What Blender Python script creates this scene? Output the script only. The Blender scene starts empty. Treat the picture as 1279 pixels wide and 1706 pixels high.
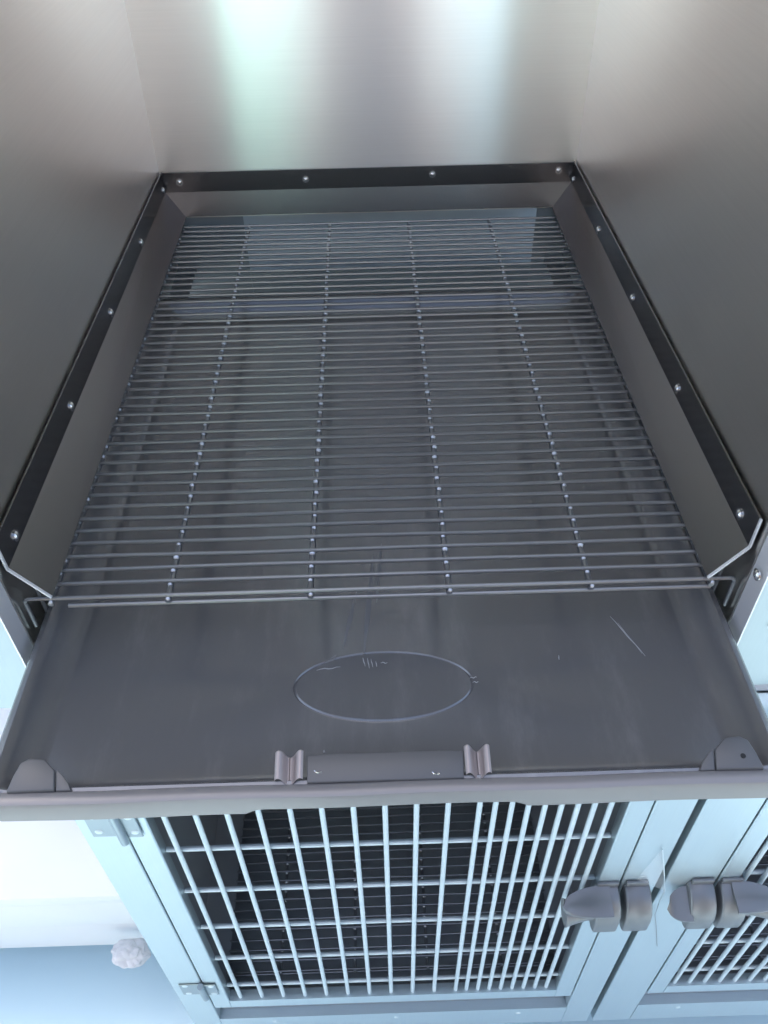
import bpy, bmesh, math, random
from mathutils import Vector, Matrix
random.seed(7)
C = bpy.context.scene.collection
sc = bpy.context.scene

# ------------------------------------------------------------------ camera
cam_d = bpy.data.cameras.new("camera"); cam = bpy.data.objects.new("camera", cam_d); C.objects.link(cam)
Rm = Matrix(((0.99953621, 0.02965657, -0.00691693),
             (-0.0253665, 0.68516253, -0.72794838),
             (-0.01684923, 0.72778623, 0.68559705)))
cam.matrix_world = Matrix.Translation((0.0, -1.1997, 0.4468)) @ Rm.to_4x4()
cam_d.sensor_fit = 'VERTICAL'; cam_d.sensor_height = 36.0; cam_d.lens = 28.765
cam_d.clip_start = 0.01; cam_d.clip_end = 500
sc.camera = cam

# ------------------------------------------------------------------ sky, sun, exposure
w = bpy.data.worlds.new("World"); sc.world = w; w.use_nodes = True
nt = w.node_tree; bg = nt.nodes["Background"]
sky = nt.nodes.new("ShaderNodeTexSky"); sky.sky_type = 'NISHITA'; sky.sun_disc = False
SUN_EL, SUN_AZ = math.radians(62), math.radians(-26)   # azimuth clockwise from +Y
sky.sun_elevation = SUN_EL; sky.sun_rotation = SUN_AZ
sky.air_density = 1.0; sky.dust_density = 4.0; sky.ozone_density = 0.2
nt.links.new(sky.outputs[0], bg.inputs[0]); bg.inputs[1].default_value = 0.15
sl = bpy.data.lights.new("sun", 'SUN'); sl.energy = 1.9; sl.angle = math.radians(3); sl.color = (1.0, 0.95, 0.9)
so = bpy.data.objects.new("sun", sl); C.objects.link(so)
sd = Vector((math.sin(SUN_AZ)*math.cos(SUN_EL), math.cos(SUN_AZ)*math.cos(SUN_EL), math.sin(SUN_EL)))
so.rotation_euler = (-sd).to_track_quat('-Z', 'Y').to_euler()
sc.view_settings.view_transform = 'Standard'; sc.view_settings.look = 'None'
sc.view_settings.gamma = 1; sc.view_settings.exposure = 1.85
sc.render.engine = 'CYCLES'
sc.cycles.max_bounces = 12; sc.cycles.glossy_bounces = 8; sc.cycles.sample_clamp_indirect = 6

# ------------------------------------------------------------------ materials
def mat(name, base, metallic=0.0, rough=0.5, aniso=0.0, tangent=None, brush=None, brush_amt=0.0,
        wear=None, rough_var=0.08, noise_scale=9.0, alpha=None, spec=None, coat=0.0):
    m = bpy.data.materials.new(name); m.use_nodes = True
    n = m.node_tree.nodes; L = m.node_tree.links; p = n["Principled BSDF"]
    p.inputs["Base Color"].default_value = (*base, 1); p.inputs["Metallic"].default_value = metallic
    p.inputs["Roughness"].default_value = rough
    if spec is not None: p.inputs["Specular IOR Level"].default_value = spec
    if coat: p.inputs["Coat Weight"].default_value = coat; p.inputs["Coat Roughness"].default_value = 0.2
    geo = n.new("ShaderNodeNewGeometry")
    # large smudges change only the roughness a little
    no = n.new("ShaderNodeTexNoise"); no.inputs["Scale"].default_value = noise_scale; no.inputs["Detail"].default_value = 1.5
    L.new(geo.outputs["Position"], no.inputs["Vector"])
    mr = n.new("ShaderNodeMapRange"); mr.interpolation_type = 'SMOOTHERSTEP'; mr.inputs["From Min"].default_value = 0.2; mr.inputs["From Max"].default_value = 0.8
    mr.inputs["To Min"].default_value = max(0.02, rough-rough_var); mr.inputs["To Max"].default_value = min(1, rough+rough_var)
    L.new(no.outputs["Fac"], mr.inputs["Value"])
    if metallic < 0.05 and rough_var: L.new(mr.outputs[0], p.inputs["Roughness"])
    if tangent:
        p.inputs["Anisotropic"].default_value = aniso
        cx = n.new("ShaderNodeCombineXYZ")
        for i in range(3): cx.inputs[i].default_value = tangent[i]
        L.new(cx.outputs[0], p.inputs["Tangent"])
    if brush:
        mp = n.new("ShaderNodeMapping"); mp.inputs["Scale"].default_value = brush
        L.new(geo.outputs["Position"], mp.inputs["Vector"])
        nb = n.new("ShaderNodeTexNoise"); nb.inputs["Scale"].default_value = 1.0; nb.inputs["Detail"].default_value = 4
        nb.inputs["Roughness"].default_value = 0.65
        L.new(mp.outputs[0], nb.inputs["Vector"])
        b = n.new("ShaderNodeBump"); b.inputs["Strength"].default_value = brush_amt; b.inputs["Distance"].default_value = 0.001
        L.new(nb.outputs["Fac"], b.inputs["Height"]); L.new(b.outputs[0], p.inputs["Normal"])
        mx = n.new("ShaderNodeMix"); mx.data_type = 'RGBA'
        mx.inputs["A"].default_value = (*[c*0.95 for c in base], 1); mx.inputs["B"].default_value = (*[min(1, c*1.04) for c in base], 1)
        L.new(nb.outputs["Fac"], mx.inputs["Factor"]); L.new(mx.outputs["Result"], p.inputs["Base Color"])
    if wear:   # small pale dust specks and rubbed marks
        v = n.new("ShaderNodeTexNoise"); v.inputs["Scale"].default_value = wear[0]; v.inputs["Detail"].default_value = 8
        v.inputs["Roughness"].default_value = 0.7
        mp2 = n.new("ShaderNodeMapping"); mp2.inputs["Scale"].default_value = wear[3] if len(wear) > 3 else (1, 1, 1)
        L.new(geo.outputs["Position"], mp2.inputs["Vector"]); L.new(mp2.outputs[0], v.inputs["Vector"])
        r2 = n.new("ShaderNodeMapRange"); r2.interpolation_type = 'SMOOTHERSTEP'; r2.inputs["From Min"].default_value = wear[1]; r2.inputs["From Max"].default_value = wear[1]+0.35
        r2.inputs["To Max"].default_value = wear[2]
        L.new(v.outputs["Fac"], r2.inputs["Value"])
        m2 = n.new("ShaderNodeMix"); m2.data_type = 'RGBA'; m2.inputs["A"].default_value = (*base, 1)
        m2.inputs["B"].default_value = (0.62, 0.6, 0.58, 1)
        L.new(r2.outputs[0], m2.inputs["Factor"]); L.new(m2.outputs["Result"], p.inputs["Base Color"])
    if alpha is not None: p.inputs["Alpha"].default_value = alpha
    return m

M = {}
M['wall']   = mat('brushed_steel_wall', (0.88, 0.865, 0.83), 1, 0.28, 1.0, (0, 0, 1), (5, 5, 500), 0.006, rough_var=0.015, noise_scale=1.5)
M['rim']    = mat('dark_coated_rim', (0.235, 0.235, 0.24), 1, 0.27, wear=(40, 0.55, 0.12, (1, 0.12, 1)), noise_scale=3, rough_var=0.03)
M['roofsheet'] = mat('pale_roof_sheet', (0.62, 0.58, 0.56), 0.6, 0.45)
M['grip']   = mat('dull_moulded_grip', (0.105, 0.105, 0.105), 0.2, 0.42)  # tray colour darkened further, since these faces catch more light
M['tab']    = mat('pink_sheen_tab', (0.36, 0.315, 0.30), 0.4, 0.4)  # pink wall reflection put into the tab's base colour
M['smear']  = mat('dried_smear', (0.17, 0.168, 0.165), 0, 0.5)
M['edge']   = mat('cut_sheet_edge', (0.80, 0.80, 0.80), 0.4, 0.4)  # ground reflection on cut edges put into a pale base colour
M['wire']   = mat('dark_coated_wire', (0.27, 0.275, 0.28), 0.75, 0.30, wear=(120, 0.55, 0.5, (0.4, 1, 1)))
M['bead']   = mat('shiny_weld', (0.52, 0.53, 0.54), 1, 0.34)
M['scuff']  = mat('pale_scuff', (0.34, 0.34, 0.335), 0, 0.6)
M['tray']   = mat('grey_plastic_tray', (0.205, 0.203, 0.204), 0.55, 0.23, wear=(26, 0.45, 0.16, (1, 0.25, 1)), noise_scale=3, rough_var=0.04)
M['steel']  = mat('satin_steel', (0.53, 0.62, 0.65), 0.75, 0.36, 0.4, (0, 0, 1), (700, 700, 7), 0.03, rough_var=0.03)
M['post']   = mat('post_steel', (0.38, 0.44, 0.46), 0.8, 0.34, 0.4, (0, 0, 1), (700, 700, 7), 0.03)  # darker copy of the satin steel, offsets bright reflections on the posts
M['bar']    = mat('door_bar_steel', (0.60, 0.68, 0.71), 0.35, 0.5)
M['hinge']  = mat('hinge_steel', (0.34, 0.39, 0.41), 0.9, 0.3)
M['screw']  = mat('screw_steel', (0.80, 0.80, 0.79), 1, 0.18)
M['zinc']   = mat('cast_zinc', (0.20, 0.205, 0.21), 0.5, 0.38)
M['dark']   = mat('dark_inner_sheet', (0.38, 0.40, 0.42), 0.6, 0.42)
M['plate']  = mat('grey_back_plate', (0.30, 0.34, 0.345), 0.1, 0.5)
M['hole']   = mat('hole_black', (0.01, 0.01, 0.01), 0, 0.6)
M['plastic_white'] = mat('white_laminate', (0.80, 0.81, 0.81), 0, 0.4)
M['foam']   = mat('crumpled_white_foam_sheet', (0.62, 0.62, 0.63), 0, 0.7)
M['floor']  = mat('pale_blue_painted_floor', (0.58, 0.76, 0.81), 0, 0.5)
M['wallpaint'] = mat('pale_painted_wall', (0.62, 0.68, 0.70), 0, 0.7)
M['render'] = mat('pinkish_render', (0.60, 0.50, 0.45), 0, 0.8)
M['mint']   = mat('mint_paint', (0.44, 0.66, 0.57), 0, 0.6)
M['paleblue'] = mat('pale_blue_paint', (0.34, 0.48, 0.53), 0, 0.6)
M['carton'] = mat('brown_board', (0.17, 0.12, 0.095), 0, 0.7)
M['tape']   = mat('carton_tape', (0.42, 0.30, 0.20), 0, 0.35)
M['cloth']  = mat('grey_blue_cloth', (0.16, 0.18, 0.21), 0, 0.85)
M['skin']   = mat('skin', (0.50, 0.32, 0.24), 0, 0.55)
M['hair']   = mat('hair', (0.02, 0.018, 0.016), 0, 0.6)
def film_mat():
    m = bpy.data.materials.new('clear_film'); m.use_nodes = True
    n = m.node_tree.nodes; p = n["Principled BSDF"]
    p.inputs["Base Color"].default_value = (0.9, 0.93, 0.95, 1); p.inputs["Roughness"].default_value = 0.12
    p.inputs["Alpha"].default_value = 0.10
    return m
M['film'] = film_mat()

# ------------------------------------------------------------------ mesh helpers
class MB:
    def __init__(s): s.b = bmesh.new()
    def box(s, x0, x1, y0, y1, z0, z1, bev=0, seg=2):
        r = bmesh.ops.create_cube(s.b, size=1)
        vs = r['verts']
        for v in vs:
            v.co = Vector(((x0+x1)/2 + v.co.x*(x1-x0), (y0+y1)/2 + v.co.y*(y1-y0), (z0+z1)/2 + v.co.z*(z1-z0)))
        if bev:
            es = list({e for v in vs for e in v.link_edges})
            bmesh.ops.bevel(s.b, geom=es, offset=bev, segments=seg, profile=0.5, affect='EDGES')
        return s
    def sheet(s, quad, t):
        """quad: list of points (planar polygon), thickened by t along its normal"""
        q = [Vector(p) for p in quad]
        nrm = (q[1]-q[0]).cross(q[2]-q[0]).normalized()
        a = [s.b.verts.new(p) for p in q]; c = [s.b.verts.new(p + nrm*t) for p in q]
        s.b.faces.new(a[::-1]); s.b.faces.new(c)
        n = len(q)
        for i in range(n): s.b.faces.new((a[i], a[(i+1) % n], c[(i+1) % n], c[i]))
        return s
    def loft(s, profA, profB, cap=True, close=True):
        """two matching closed profiles joined by quads"""
        a = [s.b.verts.new(p) for p in profA]; c = [s.b.verts.new(p) for p in profB]; n = len(a)
        for i in range(n if close else n-1): s.b.faces.new((a[i], a[(i+1) % n], c[(i+1) % n], c[i]))
        if cap and close: s.b.faces.new(a[::-1]); s.b.faces.new(c)
        return s
    def rings(s, rings, closed_v=False, cap=True):
        vv = [[s.b.verts.new(p) for p in r] for r in rings]; n = len(vv[0])
        for k in range(len(vv)-1):
            for i in range(n): s.b.faces.new((vv[k][i], vv[k][(i+1) % n], vv[k+1][(i+1) % n], vv[k+1][i]))
        if cap: s.b.faces.new(vv[0][::-1]); s.b.faces.new(vv[-1])
        return s
    def tube(s, pts, r, sides=8, bulge=None):
        pts = [Vector(p) for p in pts]; rings = []
        up = Vector((0, 0, 1))
        for i, p in enumerate(pts):
            d = (pts[min(i+1, len(pts)-1)] - pts[max(i-1, 0)]).normalized()
            u = d.cross(up)
            if u.length < 0.2: u = d.cross(Vector((0, 1, 0)))
            u.normalize(); v = d.cross(u).normalized()
            rr = r if not callable(r) else r(i/(len(pts)-1))
            rings.append([p + (u*math.cos(2*math.pi*k/sides) + v*math.sin(2*math.pi*k/sides))*rr for k in range(sides)])
        return s.rings(rings)
    def dome(s, c, nrm, r, h, sides=12, rows=4):
        c = Vector(c); nrm = Vector(nrm).normalized()
        u = nrm.orthogonal().normalized(); v = nrm.cross(u)
        rings = []
        for k in range(rows):
            a = k/(rows)*math.pi/2
            rings.append([c + nrm*h*math.sin(a) + (u*math.cos(2*math.pi*i/sides)+v*math.sin(2*math.pi*i/sides))*r*math.cos(a) for i in range(sides)])
        rings.append([c + nrm*h + (u*math.cos(2*math.pi*i/sides)+v*math.sin(2*math.pi*i/sides))*r*0.05 for i in range(sides)])
        return s.rings(rings)
    def build(s, name, m, parent=None, smooth=False, loc=None):
        bmesh.ops.recalc_face_normals(s.b, faces=s.b.faces)
        me = bpy.data.meshes.new(name); s.b.to_mesh(me); s.b.free()
        me.materials.append(m)
        if smooth:
            me.shade_smooth() if hasattr(me, 'shade_smooth') else None
            try: me.set_sharp_from_angle(angle=math.radians(35))
            except Exception: pass
        o = bpy.data.objects.new(name, me); C.objects.link(o)
        if parent: o.parent = parent
        if loc: o.location = loc
        return o
def bend(pts, r=0.004, n=4):
    """round the corners of a polyline"""
    P = [Vector(p) for p in pts]; out = [P[0]]
    for i in range(1, len(P)-1):
        a = (P[i-1]-P[i]).normalized()*r; b = (P[i+1]-P[i]).normalized()*r
        for k in range(n+1):
            t = k/n; out.append((P[i]+a)*(1-t)**2 + P[i]*2*t*(1-t) + (P[i]+b)*t*t)
    out.append(P[-1]); return out
def thing(name, label, cat, loc=(0, 0, 0), group=None):
    o = bpy.data.objects.new(name, None); C.objects.link(o); o.location = loc; o.empty_display_size = 0.05
    o['label'] = label; o['category'] = cat
    if group: o['group'] = group
    return o
def inst(src, name, parent, loc, rot=None, scale=None):
    o = bpy.data.objects.new(name, src.data); C.objects.link(o); o.parent = parent; o.location = loc
    if rot: o.rotation_euler = rot
    if scale: o.scale = scale
    return o

# ------------------------------------------------------------------ the setting: floor
FZ = -1.25
fl = MB(); fl.box(-60, 60, -60, 60, FZ-0.2, FZ); fo = fl.build('floor', M['floor']); fo['kind'] = 'structure'
rw = MB(); rw.box(-12, 12, 0.05, 0.30, FZ, 1.7); ro = rw.build('added_shade_wall', M['wallpaint']); ro['kind'] = 'structure'  # added wall: shades floor and cabinet, dims the view through the slot

# ------------------------------------------------------------------ upper cage
cage = thing('pet_cage', 'brushed stainless steel cage compartment with screwed-on dark floor rim, open at the front', 'cage')
T = 0.0015
# back wall; slot below the rim, behind the tray, added as a pale reflection
bw = MB()
bw.box(-0.303, 0.303, 0.003, 0.0045, -0.068, 0.82)
bw.build('back_wall', M['wall'], cage)
MB().box(-0.303, -0.190, 0.003, 0.0045, -0.2025, -0.0685).build('back_plate', M['plate'], cage)
MB().box(-0.1895, 0.2515, 0.003, 0.0045, -0.2025, -0.160).build('back_plate', M['plate'], cage)
MB().box(0.252, 0.303, 0.003, 0.0045, -0.2025, -0.0685).build('back_plate', M['plate'], cage)
for s in (-1, 1):
    x = 0.3015*s
    MB().box(min(x, x+T*s), max(x, x+T*s), -0.755, 0.003, -0.178, 0.82).build('side_wall', M['wall'], cage)
    x = 0.3035*s
    MB().box(min(x, x+T*s), max(x, x+T*s), -0.7745, 0.003, -0.178, 0.82).build('outer_side_panel', M['rim'], cage)
MB().box(-0.305, 0.305, -0.76, 0.003, 0.8205, 0.822).build('roof_panel', M['roofsheet'], cage)
# front posts either side of the opening
for s, x1 in ((-1, 0.42), (1, 0.46)):
    a, b = sorted((0.3036*s, x1*s))
    MB().box(a, b, -0.7765, -0.7750, -0.18, 0.82).build('front_post', M['post'], cage)
    a, b = sorted((0.3022*s, 0.3034*s))
    MB().box(a, b, -0.7768, -0.7558, -0.178, 0.82).build('post_edge', M['edge'], cage)

# floor rim: vertical screw flange and inward slope, three mitred lengths
def rim_sheet(A, B, name):
    """A, B: profile ends [top, fold, lip] -> two bent strips of thin sheet"""
    m = MB()
    A = [Vector(p) for p in A]; B = [Vector(p) for p in B]
    # normal pointing inside for both strips
    def off(P, Q0, Q1, t):
        pass
    n1 = (B[0]-A[0]).cross(A[1]-A[0]).normalized(); n2 = (B[1]-A[1]).cross(A[2]-A[1]).normalized()
    cen = Vector((0, -0.4, 0.3))
    if n1.dot(cen-A[0]) < 0: n1 = -n1
    if n2.dot(cen-A[1]) < 0: n2 = -n2
    nm = (n1+n2).normalized()
    def ring(P): return [P[0]+n1*T, P[1]+nm*T, P[2]+n2*T, P[2], P[1], P[0]]
    m.loft(ring(A), ring(B)); return m.build(name, M['rim'], cage)
X0, X1 = 0.2985, 0.2735
rim_sheet([(-X0, 0, 0), (-X0, 0, -0.028), (-X1, -0.005, -0.063)], [(X0, 0, 0), (X0, 0, -0.028), (X1, -0.005, -0.063)], 'back_rim')
for s in (-1, 1):
    rim_sheet([(X0*s, 0.0005, 0.001), (X0*s, 0.0005, -0.0285), (X1*s, -0.0045, -0.0645)],
              [(X0*s, -0.746, 0.001), (X0*s, -0.746, -0.030), (X1*s, -0.746, -0.0655)], 'side_rim')
    # cut front end of the rim sheet: reflected light put into its pale colour
    m = MB()
    for (p, q) in (((X0, 0.001), (X0, -0.030)), ((X0, -0.030), (X1, -0.0655))):
        d = Vector((q[0]-p[0], q[1]-p[1])).normalized(); nx, nz = (-abs(d.y) if True else 0, 0)
        n = Vector((d.y, -d.x));
        if n.x > 0: n = -n
        t = 0.0017
        pts = [(p[0]*s, p[1]), (q[0]*s, q[1]), ((q[0]+n.x*t)*s, q[1]-n.y*t*0 + abs(n.y)*t), ((p[0]+n.x*t)*s, p[1]+abs(n.y)*t)]
        m.loft([(a, -0.7463, b) for a, b in pts], [(a, -0.7485, b) for a, b in pts])
    m.build('cut_edge', M['edge'], cage)
# screws (pan heads) along the flange
scr = MB(); scr.dome((0, 0, 0), (0, -1, 0), 0.0042, 0.0030)
scr.tube([(0, 0.0005, 0), (0, -0.0008, 0)], 0.0052, 12)
s0 = scr.build('screw', M['screw'], cage, smooth=True, loc=(-0.2739, -0.0015, -0.0134))
for (x, z) in ((-0.0911, -0.0139), (0.093, -0.0115), (0.2763, -0.0109)): inst(s0, 'screw', cage, (x, -0.0015, z))
for y in (-0.012, -0.1805, -0.360, -0.5395, -0.7187):
    inst(s0, 'screw', cage, (-X0+0.0017, y, -0.0205), (0, 0, math.radians(90)))
    inst(s0, 'screw', cage, (X0-0.0017, y, -0.0205), (0, 0, math.radians(-90)))
inst(s0, 'screw', cage, (0.326, -0.7768, -0.094)); inst(s0, 'screw', cage, (0.2995, -0.768, -0.040), (0, 0, math.radians(-90)))  # first one, on the front post, stands in for a specular spot
# tray runner shelf under the tray
for s in (-1, 1):
    a, b = sorted((0.2995*s, 0.270*s))
    MB().box(a, b, -0.745, 0.0, -0.1445, -0.143).build('tray_runner', M['dark'], cage)

# ------------------------------------------------------------------ wire grate
def make_grate(label, dz=0.0, ys=-0.7455, rows=46):
    g = thing('wire_grate', label, 'grate', (0, 0, -0.072+dz), 'wire floor grates')
    def wav():
        p = [random.uniform(0, 6.28) for _ in range(4)]; n = 26
        return MB().tube([(-0.284+0.568*i/n, 0.00035*math.sin(i*0.55+p[0])+0.0003*math.sin(i*0.21+p[1]), 0.0034+0.00022*math.sin(i*0.4+p[2])) for i in range(n+1)], 0.0018, 8)
    var = []
    r0 = None; pitch = (ys+0.030)/(rows-1)
    for k in range(rows):
        y = ys - k*pitch
        if k in (0, 1):
            e = 0.2975 if k == 0 else 0.2925
            pts = bend([(-e, y-0.0003, -0.031), (-e, y, 0.0034), (e, y, 0.0034), (e, y-0.0003, -0.031)], 0.005)
            MB().tube(pts, 0.0018, 8).build('cross_wire', M['wire'], g, smooth=True); continue
        jy = random.uniform(-0.0005, 0.0005); jr = random.uniform(-0.0009, 0.0009)
        if len(var) < 6: var.append(wav().build('cross_wire', M['wire'], g, smooth=True, loc=(0, y+jy, 0)))
        else: inst(random.choice(var), 'cross_wire', g, (0, y+jy, 0), (0, 0, jr))
    # second wire under the front one
    MB().tube([(-0.262, ys-0.0015, -0.0045), (0.278, ys-0.0015, -0.0045)], 0.0019, 8).build('front_wire', M['wire'], g, smooth=True)
    lw = MB()
    pts = [(0, ys-0.003, -0.0008), (0, -0.020, -0.0008)]
    lw.tube(pts, 0.0026, 8)
    bd_ = MB()
    for k in range(rows):      # weld bead at each crossing, pale and tilted to read as a glint
        y = ys - k*pitch
        q = random.uniform(0.75, 1.1)
        bd_.dome((random.uniform(-0.0006, 0.0006), y-0.0018, 0.0008), (random.uniform(-0.3, 0.3), -1, 1.0), 0.0030*q, 0.0026*q, 8, 2)
    l0 = None; b0 = None
    for x in (-0.2755, -0.178, -0.0590, 0.0575, 0.1765, 0.2775):
        if l0 is None:
            l0 = lw.build('long_wire', M['wire'], g, smooth=True, loc=(x, 0, 0)); b0 = bd_.build('weld_beads', M['bead'], l0, smooth=True); b0['kind'] = 'stuff'
        else:
            l1 = inst(l0, 'long_wire', g, (x, 0, 0)); b1 = inst(b0, 'weld_beads', l1, (0, 0, 0)); b1['kind'] = 'stuff'
    return g
make_grate('dark wire floor grate resting above the grey tray in the open upper cage')

# ------------------------------------------------------------------ pull-out tray
tray = thing('pull_out_tray', 'dark grey waste tray slid partly out from under the upper wire grate', 'tray', (0, 0, 0))
YB, YF = -0.185, -0.905
def tray_pan():
    b = bmesh.new()
    # nested rectangles: (half width, back y, front y, z)
    lv = [(0.2925, YB+0.003, YF-0.001, -0.1250), (0.2945, YB+0.004, YF-0.002, -0.1060), (0.2935, YB+0.003, YF-0.001, -0.1025), (0.2905, YB+0.001, YF+0.001, -0.0995), (0.2865, YB-0.003, YF+0.004, -0.0984),
          (0.2840, YB-0.006, YF+0.006, -0.1000), (0.2805, YB-0.009, YF+0.009, -0.1060), (0.2680, YB-0.020, YF+0.016, -0.1195), (0.2640, YB-0.023, YF+0.020, -0.1218), (0.2600, YB-0.027, YF+0.024, -0.1225)]
    rad = [0.014, 0.014, 0.014, 0.013, 0.012, 0.012, 0.012, 0.012, 0.012, 0.012]
    NC = 6; rings = []
    for (h, yb, yf, z), r in zip(lv, rad):
        ring = []
        for cx, cy, a0 in ((h-r, yb-r, 0), (-h+r, yb-r, 90), (-h+r, yf+r, 180), (h-r, yf+r, 270)):
            for k in range(NC+1):
                a = math.radians(a0 + 90*k/NC)
                ring.append(b.verts.new((cx+r*math.cos(a), cy+r*math.sin(a), z)))
        rings.append(ring)
    n = len(rings[0])
    for A, B in zip(rings, rings[1:]):
        for i in range(n): b.faces.new((A[i], A[(i+1) % n], B[(i+1) % n], B[i]))
    # floor with an oval pressed ring
    cx, cy, ra, rb = 0.0, -0.8045, 0.0742, 0.0342
    prof = [(1.020, -0.1225), (1.010, -0.1223), (1.002, -0.1231), (0.994, -0.1234), (0.984, -0.1230), (0.974, -0.1223), (0.93, -0.1224)]
    N = 96; er = []
    for f, z in prof:
        er.append([b.verts.new((cx+(ra+(f-1)*0.07)*math.cos(2*math.pi*i/N), cy+(rb+(f-1)*0.07)*math.sin(2*math.pi*i/N), z)) for i in range(N)])
    for A, B in zip(er, er[1:]):
        for i in range(N): b.faces.new((A[i], A[(i+1) % N], B[(i+1) % N], B[i]))
    b.faces.new(er[-1])
    # bridge floor between last ring and ellipse
    eds = [b.edges.get((rings[-1][i], rings[-1][(i+1) % n])) for i in range(n)] + [b.edges.get((er[0][i], er[0][(i+1) % N])) for i in range(N)]
    bmesh.ops.triangle_fill(b, use_beauty=True, edges=eds)
    # underside
    under = [b.verts.new((v.co.x, v.co.y, -0.1255)) for v in rings[0]]
    for i in range(n): b.faces.new((rings[0][i], rings[0][(i+1) % n], under[(i+1) % n], under[i]))
    b.faces.new(under)
    m = MB(); m.b.free(); m.b = b
    return m.build('pan', M['tray'], tray, smooth=True)
tray_pan()
# front lip: rolled top strip, vertical face with a finger notch below
def lip():
    b = bmesh.new()
    xs = [-0.293+0.586*i/120 for i in range(121)]
    prof0 = [(-0.9035, -0.0985), (-0.9055, -0.0972), (-0.9105, -0.0972), (-0.9135, -0.0985), (-0.9145, -0.1010)]
    rows = []
    for x in xs:
        zb = -0.1190
        ax = abs(x)
        if ax < 0.100:
            t = min(1, (0.100-ax)/0.012); zb += 0.0062*math.sqrt(max(0, 1-(1-t)**2))
        if ax > 0.280: zb += (ax-0.280)*0.5
        wob = 0.0004*math.sin(x*38)
        rows.append([b.verts.new((x, y+wob, z)) for y, z in prof0] + [b.verts.new((x, -0.9148+wob, zb)), b.verts.new((x, -0.9128, zb)), b.verts.new((x, -0.9118, -0.1010))])
    for A, B in zip(rows, rows[1:]):
        for i in range(len(A)-1): b.faces.new((A[i], B[i], B[i+1], A[i+1]))
    m = MB(); m.b.free(); m.b = b
    return m.build('front_lip', M['lip'], tray, smooth=True)
M['lip'] = mat('rubbed_tray_lip', (0.24, 0.23, 0.225), 0.35, 0.42, wear=(60, 0.62, 0.3, (0.25, 1, 1)))
lip()
# handle bracket behind the lip
def slope_slab(poly, t, bev, name, m):
    """polygon in x,y lying on the shallow slope behind the lip, thickened and rounded"""
    b = MB(); z = lambda y: -0.0985+(y+0.905)*0.25
    a = [b.b.verts.new((x, y, z(y))) for x, y in poly]; c = [b.b.verts.new((x, y, z(y)+t)) for x, y in poly]; n = len(poly)
    b.b.faces.new(a[::-1]); top = b.b.faces.new(c)
    for k in range(n): b.b.faces.new((a[k], a[(k+1) % n], c[(k+1) % n], c[k]))
    bmesh.ops.recalc_face_normals(b.b, faces=b.b.faces)
    es = [e for e in b.b.edges if all(v in c for v in e.verts)] + [e for e in b.b.edges if (e.verts[0] in c) != (e.verts[1] in c)]
    bmesh.ops.bevel(b.b, geom=es, offset=bev, segments=3, profile=0.5, affect='EDGES')
    return b.build(name, m, tray, smooth=True)
slope_slab([(-0.0570, -0.9040), (0.0560, -0.9040), (0.0570, -0.8850), (0.040, -0.8843), (-0.042, -0.8843), (-0.0575, -0.8850)], 0.0022, 0.0009, 'handle_bracket', M['grip'])
def wavy(x0, x1, name):
    b = MB(); n = 24; A = []; Bq = []
    for i in range(n+1):
        t = i/n; x = x0+(x1-x0)*t; d = 0.0035*math.sin(t*math.pi*2.6+0.5)
        A.append(Vector((x, -0.9030+d*0.3, -0.0965+d))); Bq.append(Vector((x, -0.8835+d*0.3, -0.0918+d)))
    off = Vector((0, 0.0012, -0.0012))
    for i in range(n):
        b.loft([A[i], A[i+1], A[i+1]+off, A[i]+off], [Bq[i], Bq[i+1], Bq[i+1]+off, Bq[i]+off], cap=(True))
    bmesh.ops.remove_doubles(b.b, verts=b.b.verts, dist=0.00001)
    return b.build(name, M['tab'], tray, smooth=True)
wavy(-0.0805, -0.0600, 'handle_tab'); wavy(0.0575, 0.0760, 'handle_tab')
for x, y, z in ((-0.0487, -0.8955, -0.0925), (0.0363, -0.8990, -0.0935)):
    m = MB(); N = 10
    pts = [(x+0.0034*math.cos(math.radians(200+110*i/N)), y-0.0034*math.sin(math.radians(20+110*i/N))*0.6, z-0.0034*math.sin(math.radians(20+110*i/N))*0.5) for i in range(N+1)]
    m.tube(pts, 0.0005, 6).build('handle_stud', M['screw'], tray, smooth=True)
# corner gussets
for s in (-1, 1):
    P = [(0.2378, -0.9040), (0.2400, -0.8900), (0.2485, -0.8822), (0.2600, -0.8810), (0.2660, -0.8840), (0.2695, -0.8930), (0.2725, -0.9045)]
    slope_slab([(x*s, y) for x, y in P], 0.0030, 0.0013, 'corner_gusset', M['grip'])
    Q = [(0.2262, -0.9038), (0.2290, -0.8985), (0.2345, -0.8925), (0.2395, -0.8885), (0.2372, -0.9038)]
    slope_slab([(x*s, y) for x, y in Q], 0.0016, 0.0007, 'gusset_fold', M['grip'])
    if s > 0:
        m = MB(); zc = -0.0985+(-0.8954+0.905)*0.25+0.003
        m.tube([(0.2592, -0.8954, zc-0.001), (0.2592, -0.8955, zc+0.0003)], 0.0019, 14); m.build('gusset_hole', M['hole'], tray)
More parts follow.
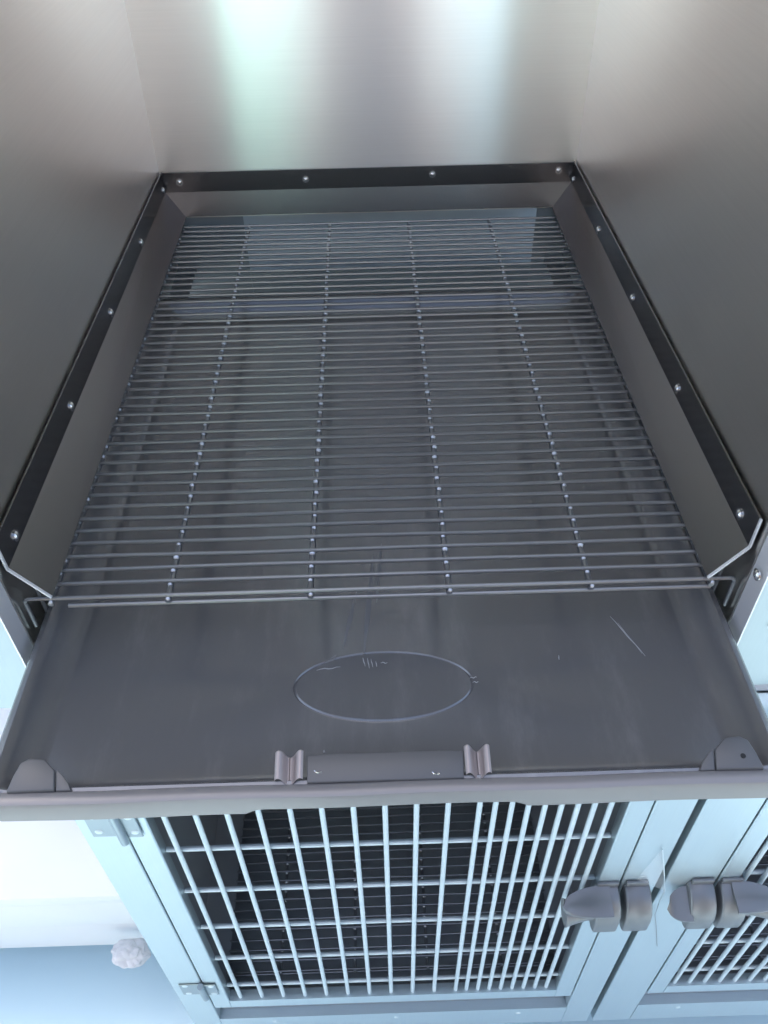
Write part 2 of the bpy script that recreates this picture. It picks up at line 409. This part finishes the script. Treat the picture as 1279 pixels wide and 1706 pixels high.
# thin pale scratches on the tray floor
for k, (x, y, dx, dy, r) in enumerate(((-0.0170, -0.7760, 0.0020, -0.0085, 0.0004), (-0.0130, -0.7770, 0.0015, -0.0095, 0.00035), (-0.0100, -0.7780, 0.0016, -0.0080, 0.0003), (-0.0060, -0.7800, 0.0010, -0.0060, 0.0003),
        (-0.0020, -0.7815, 0.0060, -0.0008, 0.0003), (-0.056, -0.7870, 0.020, 0.0020, 0.0004), (0.2030, -0.7390, 0.0200, -0.0440, 0.0004), (0.2080, -0.7470, 0.0130, -0.0330, 0.0003),
        (0.1500, -0.7800, -0.0006, -0.0040, 0.0004), (-0.0480, -0.8640, 0.0010, 0.0000, 0.0006), (-0.0300, -0.8690, 0.0008, 0.0004, 0.0005), (0.0740, -0.8040, 0.0050, -0.0004, 0.0003), (0.0720, -0.8000, 0.0060, 0.0006, 0.0003))):
    m = MB(); n = 6
    m.tube([(x+dx*i/n, y+dy*i/n+0.0006*math.sin(i*1.7+k), -0.12245) for i in range(n+1)], lambda t, r=r: r*(0.35+math.sin(math.pi*min(max(t, 0.03), 0.97))), 5).build('scratch', M['scuff'], tray)
# faint dried wipe marks running down the middle of the tray floor
for (x0, y0, x1, y1, wd) in ((-0.006, -0.655, -0.016, -0.772, 0.0045), (-0.022, -0.700, -0.034, -0.765, 0.0035), (0.002, -0.640, -0.004, -0.715, 0.003), (-0.040, -0.772, -0.052, -0.788, 0.005)):
    m = MB(); n = 14; L_ = []; R_ = []
    for i in range(n+1):
        t = i/n; x = x0+(x1-x0)*t; y = y0+(y1-y0)*t; h = wd*0.5*(0.25+math.sin(math.pi*t))*(0.9+0.12*math.sin(i*1.1+x0*300))
        L_.append(m.b.verts.new((x-h, y, -0.12242))); R_.append(m.b.verts.new((x+h, y+0.0004*math.sin(i*1.3), -0.12242)))
    for i in range(n): m.b.faces.new((L_[i], R_[i], R_[i+1], L_[i+1]))
    m.build('smear', M['smear'], tray)
# ------------------------------------------------------------------ lower modules
YL = -0.797
def screw_flat(parent, x, z, y=YL-0.0018, r=0.0048):
    m = MB(); m.dome((x, y, z), (0, -1, 0), r, 0.0012, 14, 3); return m.build('screw', M['bar'], parent, smooth=True)
def hinge(parent, gx, z0, z1, side=-1):
    h = MB().box(gx-0.034, gx-0.002, YL-0.0020, YL-0.0003, z1, z0, 0.0008, 1).build('hinge', M['hinge'], parent)
    MB().box(gx+0.002, gx+0.0195, YL-0.0036, YL-0.0018, z1, z0, 0.0008, 1).build('hinge_leaf', M['hinge'], h)
    MB().tube([(gx-0.001, YL-0.0055, z0+0.002), (gx-0.001, YL-0.0055, z1-0.006)], 0.0048, 12).build('hinge_pin', M['hinge'], h, smooth=True)
    zc = (z0+z1)/2
    for dx, dz, yy in ((-0.025, 0.016, -0.0020), (-0.025, -0.016, -0.0020), (0.0125, 0.016, -0.0036), (0.0125, -0.016, -0.0036)):
        m = MB(); m.dome((gx+dx, YL+yy, zc+dz), (0, -1, 0), 0.0045, 0.0013, 14, 3); m.build('screw', M['bar'], h, smooth=True)
    return h
def frame_rect(m, x0, x1, z0, z1, l, r, b, t, y0, y1, bev=0.001):
    """hollow rectangle: outer x0..x1 z0..z1 with side widths"""
    m.box(x0, x0+l, y0, y1, z0, z1, bev, 1); m.box(x1-r, x1, y0, y1, z0, z1, bev, 1)
    m.box(x0+l, x1-r, y0+0.0003, y1, z0, z0+b, 0); m.box(x0+l, x1-r, y0+0.0003, y1, z1-t, z1, 0)
    return m
ZT, ZB = -0.255, -1.11       # module top and bottom
def lower_module(label, ox, vbars, mirror=False, door_x=(-0.2752, 0.2762), opening=(-0.2490, 0.2505)):
    c = thing('lower_cage', label, 'cage', (ox, 0, 0), 'lower cages with barred doors')
    xl, xr = -0.322, 0.322
    # body
    for s in (-1, 1):
        a, b = sorted((0.3205*s, 0.3225*s)); MB().box(a, b, YL+0.03, 0.0, ZB, -0.205).build('side_panel', M['steel'], c)
        a, b = sorted((0.3000*s, 0.3015*s)); MB().box(a, b, YL+0.03, -0.003, ZB+0.03, -0.21).build('inner_wall', M['dark'], c)
    MB().box(-0.3225, 0.3225, -0.0028, -0.0010, ZB, -0.205).build('back_panel', M['dark'], c)
    MB().box(-0.3225, 0.3225, YL+0.03, 0.0, -0.2045, -0.203).build('roof_panel', M['dark'], c)
    MB().box(-0.3225, 0.3225, YL+0.03, -0.003, ZB, ZB+0.002).build('base_panel', M['dark'], c)
    # front frame
    MB().box(xl, door_x[0]-0.0022, YL, YL+0.03, ZB, -0.206, 0.0012, 1).build('frame_post', M['steel'], c)
    MB().box(door_x[1]+0.0022, xr, YL, YL+0.03, ZB, -0.206, 0.0012, 1).build('frame_post', M['steel'], c)
    MB().box(door_x[0]-0.0018, door_x[1]+0.0018, YL+0.0004, YL+0.03, -0.300, -0.206).build('top_rail', M['steel'], c)
    MB().box(door_x[0]-0.0018, door_x[1]+0.0018, YL+0.0004, YL+0.03, ZB, -1.035).build('bottom_rail', M['steel'], c)
    # door
    d = MB().box(door_x[0], opening[0], YL-0.0004, YL+0.016, -0.975, -0.303, 0.0012, 1).build('door', M['steel'], c)
    MB().box(opening[1], door_x[1], YL-0.0004, YL+0.016, -0.975, -0.303, 0.0012, 1).build('door_stile', M['steel'], d)
    MB().box(opening[0]+0.0003, opening[1]-0.0003, YL, YL+0.015, -0.975, -0.946).build('door_rail', M['steel'], d)
    MB().box(opening[0]+0.0003, opening[1]-0.0003, YL, YL+0.015, -0.325, -0.303).build('door_rail', M['steel'], d)
    v0 = None
    for x in vbars:
        if v0 is None: v0 = MB().tube([(0, YL+0.0060, -0.947), (0, YL+0.0060, -0.324)], 0.0030, 10).build('vertical_bar', M['bar'], d, smooth=True, loc=(x, 0, 0))
        else: inst(v0, 'vertical_bar', d, (x, 0, 0))
    h0 = None
    for z in (-0.3400, -0.4535, -0.5655, -0.681, -0.797, -0.910):
        if h0 is None: h0 = MB().tube([(opening[0]+0.0005, YL+0.0122, 0), (opening[1]-0.0005, YL+0.0122, 0)], 0.0031, 10).build('horizontal_bar', M['bar'], d, smooth=True, loc=(0, 0, z))
        else: inst(h0, 'horizontal_bar', d, (0, 0, z))
    # inner floor rim
    for s in (-1, 1):
        m = MB(); q = [(0.2995*s, -0.77, -0.935), (0.262*s, -0.77, -0.985), (0.262*s, -0.02, -0.985), (0.2995*s, -0.02, -0.935)]
        m.sheet(q if s > 0 else q[::-1], 0.0015); m.build('floor_rim', M['dark'], c)
    # bottom screws
    for x in (-0.1914, 0.0052, 0.2018): screw_flat(c, x, -1.056, YL+0.0004, 0.0045)
    # tray front inside the gap under the door
    t = thing('waste_tray', label.replace('cage', 'cage tray') if False else 'grey tray front showing in the gap under the ' + ('left' if ox == 0 else 'right') + ' barred door', 'tray', (ox, 0, 0), 'trays under the lower cages')
    MB().box(-0.275, 0.275, -0.782, -0.777, -1.034, -0.955, 0.001, 1).build('tray_front', M['lip2'], t)
    MB().box(-0.275, 0.275, -0.7765, -0.05, -1.030, -1.028).build('tray_floor', M['dark'], t)
    return c
M['lip2'] = mat('lower_tray_grey', (0.42, 0.43, 0.45), 0.9, 0.4)
vb = [-0.2380+0.00] + [-0.2325+0.0329*k for k in range(1, 11)] 
vb = [-0.2325+0.0329*k for k in range(11)] + [0.1130+0.01745*k for k in range(8)]
low = lower_module('left lower steel cage with a barred door directly under the pulled-out tray', 0.0, vb)
hinge(low, -0.2765, -0.3340, -0.3890); hinge(low, -0.2765, -0.8600, -0.9030)
OX2 = 0.653
low2 = lower_module('right lower steel cage cut by the picture edge, beyond the dark slot between cages', OX2,
                    [0.4325+0.0232*k-OX2 for k in range(0, 21)], door_x=(0.3952-OX2, 0.2762), opening=(0.4200-OX2, 0.2505))
make_grate('dark wire floor grate seen through the bars of the left lower door', -0.915)
g2 = make_grate('dark wire floor grate seen through the bars of the right lower door', -0.915); g2.location.x = OX2

# ------------------------------------------------------------------ latches
def latch(parent, gx, s):
    """gx: gap x (module space); s: side on which the lever points (-1 left, +1 right)"""
    zt, zb, D = -0.560, -0.622, 0.034
    def X(a): return gx+a*s
    def hood(a, b, name, par):
        # side profile of a rounded hood: out from the post, over and down
        prof = [(0.0, zt+0.004), (-0.006, zt+0.0035), (-0.016, zt-0.001), (-0.025, zt-0.008), (-0.031, zt-0.018), (-D, zt-0.032), (-D, zb+0.008), (-D+0.002, zb+0.003), (-D+0.006, zb), (0.0, zb)]
        cy = -D*0.5; cz = (zt+zb)/2; rings = []
        w = b-a
        for t, k in ((0.0, 0.86), (0.03, 0.94), (0.09, 0.99), (0.5, 1.0), (0.91, 0.99), (0.97, 0.94), (1.0, 0.86)):
            rings.append([Vector((X(a+w*t), YL-0.0004 + (cy+(y-cy)*k if y < -0.001 else y), cz+(z-cz)*k)) for y, z in prof])
        m = MB(); m.rings(rings); return m.build(name, M['zinc'], par, smooth=True)
    o = hood(0.0032, 0.0330, 'latch', parent)
    hood(-0.0345, -0.0032, 'latch_keeper', o)
    # thin mounting flange above each half
    for a, b in ((0.0045, 0.030), (-0.031, -0.0045)):
        p, q = sorted((X(a), X(b))); MB().box(p, q, YL-0.0045, YL-0.0005, zt-0.004, zt+0.013, 0.0012, 2).build('latch_flange', M['zinc'], o, smooth=True)
    # lever: leaf-shaped plate reaching out sideways
    W = MB(); n = 18; rings = []
    for i in range(n+1):
        t = i/n
        x = 0.016 + 0.056*t
        hw = 0.0165*math.sqrt(max(0.0, 1-t**2.4))+0.0006
        yc = YL-0.020; z = zt+0.003 - 0.012*t**2
        rings.append([Vector((X(x), yc+hw, z+0.0045)), Vector((X(x), yc+hw*0.6, z+0.0018)), Vector((X(x), yc, z+0.0002)), Vector((X(x), yc-hw*0.8, z-0.001)), Vector((X(x), yc-hw, z-0.003)), Vector((X(x), yc-hw, z-0.006)), Vector((X(x), yc, z-0.004)), Vector((X(x), yc+hw, z+0.001))])
    W.rings(rings); W.build('latch_lever', M['zinc'], o, smooth=True)
    S = MB(); pts = [(X(0.028+0.040*i/10), YL-0.019, -0.5905) for i in range(11)]
    S.tube(pts, lambda t: 0.0095+0.0055*max(0, t-0.3)**1.3*2, 20); S.build('latch_knob', M['zinc'], o, smooth=True)
    P = MB(); P.dome((gx-0.0006*s, YL-D+0.012, zb+0.010), (0, -1, 0.4), 0.0024, 0.002); P.build('latch_pin', M['screw'], o, smooth=True)
    return o
latch(low, 0.2784, -1)
lt2 = latch(low2, 0.3930-OX2, 1)
m = MB(); n = 12; rr = []
for i in range(n+1):
    t = i/n; x = 0.3610-OX2 - 0.026*t; hh = 0.017*math.sqrt(max(0, 1-t**2))+0.001
    yc = YL-0.019; z = -0.572-0.006*t
    rr.append([Vector((x, yc+hh, z+0.006)), Vector((x, yc-hh, z-0.010)), Vector((x+0.002, yc-hh, z-0.014)), Vector((x+0.002, yc+hh, z+0.002))])
m.rings(rr); m.build('latch_ear', M['zinc'], lt2, smooth=True)
# peeling protective film on the post between the two latches
fm = MB(); fm.sheet([(0.3062, -0.8000, -0.4602), (0.2930, -0.7990, -0.5400), (0.3290, -0.8060, -0.5600)], 0.0003)
f = fm.build('protective_film', M['film']); f['label'] = 'peeling triangle of clear film on the steel post between the two latches'; f['category'] = 'film'
MB().tube([(0.3062, -0.8005, -0.4602), (0.3180, -0.8040, -0.510), (0.3290, -0.8065, -0.5600), (0.3310, -0.8050, -0.60)], 0.0008, 6).build('film_fold', M['bar'], f, smooth=True)
MB().tube([(0.3310, -0.8050, -0.60), (0.3380, -0.800, -0.65), (0.3520, -0.7985, -0.705), (0.3660, -0.7985, -0.7674)], 0.0005, 6).build('film_thread', M['dark'], f, smooth=True)

# ------------------------------------------------------------------ left: white cabinet and crumpled foam
wc = thing('white_cabinet', 'low white cabinet with a thin seam, left of the lower cage', 'cabinet', (-1.2, -0.30, FZ))
def wbox(x0, x1, y0, y1, z0, z1, nm, bev=0.004):
    return MB().box(x0+1.2, x1+1.2, y0+0.30, y1+0.30, z0-FZ, z1-FZ, bev, 2).build(nm, M['plastic_white'], wc, smooth=True)
wbox(-2.4, -0.335, -0.665, 0.15, -0.900, -0.872, 'cabinet_top')
wbox(-2.4, -0.335, -0.660, 0.15, -1.000, -0.9060, 'front_board')
wbox(-2.4, -0.335, -0.640, 0.15, FZ+0.10, -1.0005, 'plinth')
fw = MB(); 
bmesh.ops.create_icosphere(fw.b, subdivisions=4, radius=1.0)
from mathutils import noise
for v in fw.b.verts:
    p = v.co.copy(); nn = noise.noise(p*1.1)*0.40 + abs(noise.noise(p*1.9))*0.22 + noise.noise(p*4)*0.02
    v.co = Vector((p.x*0.034, p.y*0.024, p.z*0.019))*(0.85+nn)
f2 = fw.build('crumpled_foam', M['foam'], None, loc=(-0.452, -0.680, -1.075)); f2['label'] = 'crumpled white packing foam at the cabinet corner beside the cage post'; f2['category'] = 'packing foam'

# ------------------------------------------------------------------ photographer, plus an unseen gate and building added for the steel to reflect
for k, (x0, lab) in enumerate(((-1.20, 'unseen brown boarded gate leaf added at the left for reflections, facing the cages'), (0.56, 'unseen brown boarded gate leaf added at the right for reflections, facing the cages'))):
    t = thing('added_gate_leaf', lab, 'gate', (x0, -2.15, FZ), 'added brown gate leaves')  # added unseen blockers that give the steel its brown bands
    for b in range(5):
        MB().box(b*0.128+0.002, b*0.128+0.126, -0.012, 0.012, 0.05, 2.35, 0.003, 1).build('board', M['carton'], t)
    for z in (0.35, 2.0): MB().box(0.0, 0.640, 0.0125, 0.04, z, z+0.10, 0.003, 1).build('crossbar', M['carton'], t)

bd = thing('building', 'unseen pinkish building with a mint and a pale blue door, added for reflections', 'building', (0, -7.5, FZ))  # unseen facade added to lend the steel a warm reflection
MB().box(-9, 9, -0.4, 0, 0, 4.2).build('wall', M['render'], bd)
MB().box(-9.1, 9.1, -0.5, 0.15, 4.205, 4.35).build('roof', M['wallpaint'], bd)
for x in (-6.2, -3.4, 3.2, 6.0):
    o = MB().box(x-0.6, x+0.6, 0.002, 0.05, 1.1, 2.4).build('window', M['wallpaint'], bd)
    MB().box(x-0.54, x+0.54, 0.0505, 0.055, 1.16, 2.34).build('pane', M['dark'], o)
MB().box(-1.62, -0.68, 0.002, 0.05, 0, 3.2).build('door', M['mint'], bd)  # both doors invented as coloured bands for the back wall to reflect
MB().box(0.90, 1.60, 0.002, 0.05, 0, 3.0).build('door', M['paleblue'], bd)

def skin_body(name, pts, edges, m, parent, sub=2, root=0):
    me = bpy.data.meshes.new(name); me.from_pydata([p[:3] for p in pts], edges, []); me.materials.append(m)
    o = bpy.data.objects.new(name, me); C.objects.link(o); o.parent = parent
    md = o.modifiers.new('skin', 'SKIN'); md.use_smooth_shade = True
    sv = me.skin_vertices[0].data
    for i, p in enumerate(pts):
        sv[i].radius = p[3] if isinstance(p[3], tuple) else (p[3], p[3]); sv[i].use_root = (i == root)
    sb = o.modifiers.new('subd', 'SUBSURF'); sb.levels = sb.render_levels = sub
    return o
per = thing('person', 'person in grey clothes standing in front of the open cage, blurred in the steel', 'person', (0.02, -1.66, FZ))
B = [(0, 0, 0.92, (0.16, 0.11)), (0, 0, 1.12, (0.14, 0.10)), (0, 0.01, 1.32, (0.17, 0.11)), (0, 0.01, 1.42, (0.08, 0.07)), (0, 0.03, 1.50, (0.055, 0.055)),
     (-0.18, 0, 1.36, 0.060), (-0.24, 0.10, 1.18, 0.048), (-0.12, 0.33, 1.38, 0.036), (0.18, 0, 1.36, 0.060), (0.24, 0.10, 1.18, 0.048), (0.12, 0.33, 1.38, 0.036),
     (-0.09, 0, 0.82, 0.088), (-0.10, 0.01, 0.48, 0.060), (-0.11, -0.02, 0.09, 0.042), (-0.12, 0.14, 0.045, 0.036), (0.09, 0, 0.82, 0.088), (0.10, 0.01, 0.48, 0.060), (0.11, -0.02, 0.09, 0.042), (0.12, 0.14, 0.045, 0.036)]
skin_body('clothed_body', B, [(0, 1), (1, 2), (2, 3), (3, 4), (2, 5), (5, 6), (6, 7), (2, 8), (8, 9), (9, 10), (0, 11), (11, 12), (12, 13), (13, 14), (0, 15), (15, 16), (16, 17), (17, 18)], M['cloth'], per)
skin_body('head', [(0, 0.03, 1.48, 0.05), (0, 0.04, 1.57, (0.068, 0.078)), (0, 0.05, 1.65, (0.072, 0.088)), (0, 0.13, 1.585, 0.012)], [(0, 1), (1, 2), (1, 3)], M['skin'], per)
m = MB(); bmesh.ops.create_uvsphere(m.b, u_segments=24, v_segments=14, radius=1.0)
for v in m.b.verts: v.co = Vector((v.co.x*0.088, v.co.y*0.10 + 0.025, v.co.z*0.085 + 1.665))
m.build('hair', M['hair'], per, smooth=True)
for s in (-1, 1):
    H = [(0.12*s, 0.33, 1.38, 0.028), (0.095*s, 0.37, 1.43, (0.034, 0.016))]; Ed = [(0, 1)]
    for f, (dx, ln) in enumerate(((0.0, 0.030), (0.004, 0.036), (0.004, 0.034), (0.0, 0.026))):
        b = len(H); z = 1.405+0.018*f
        H += [(0.090*s, 0.385, z, 0.009), (0.078*s, 0.385+ln*0.7, z+0.004, 0.0085), (0.070*s-dx*s, 0.378+ln*0.3, z+0.010, 0.007)]
        Ed += [(1, b), (b, b+1), (b+1, b+2)]
    b = len(H); H += [(0.080*s, 0.362, 1.40, 0.010), (0.062*s, 0.360, 1.425, 0.008)]; Ed += [(1, b), (b, b+1)]
    skin_body('hand', H, Ed, M['skin'], per, 1)

sc.render.film_transparent = False
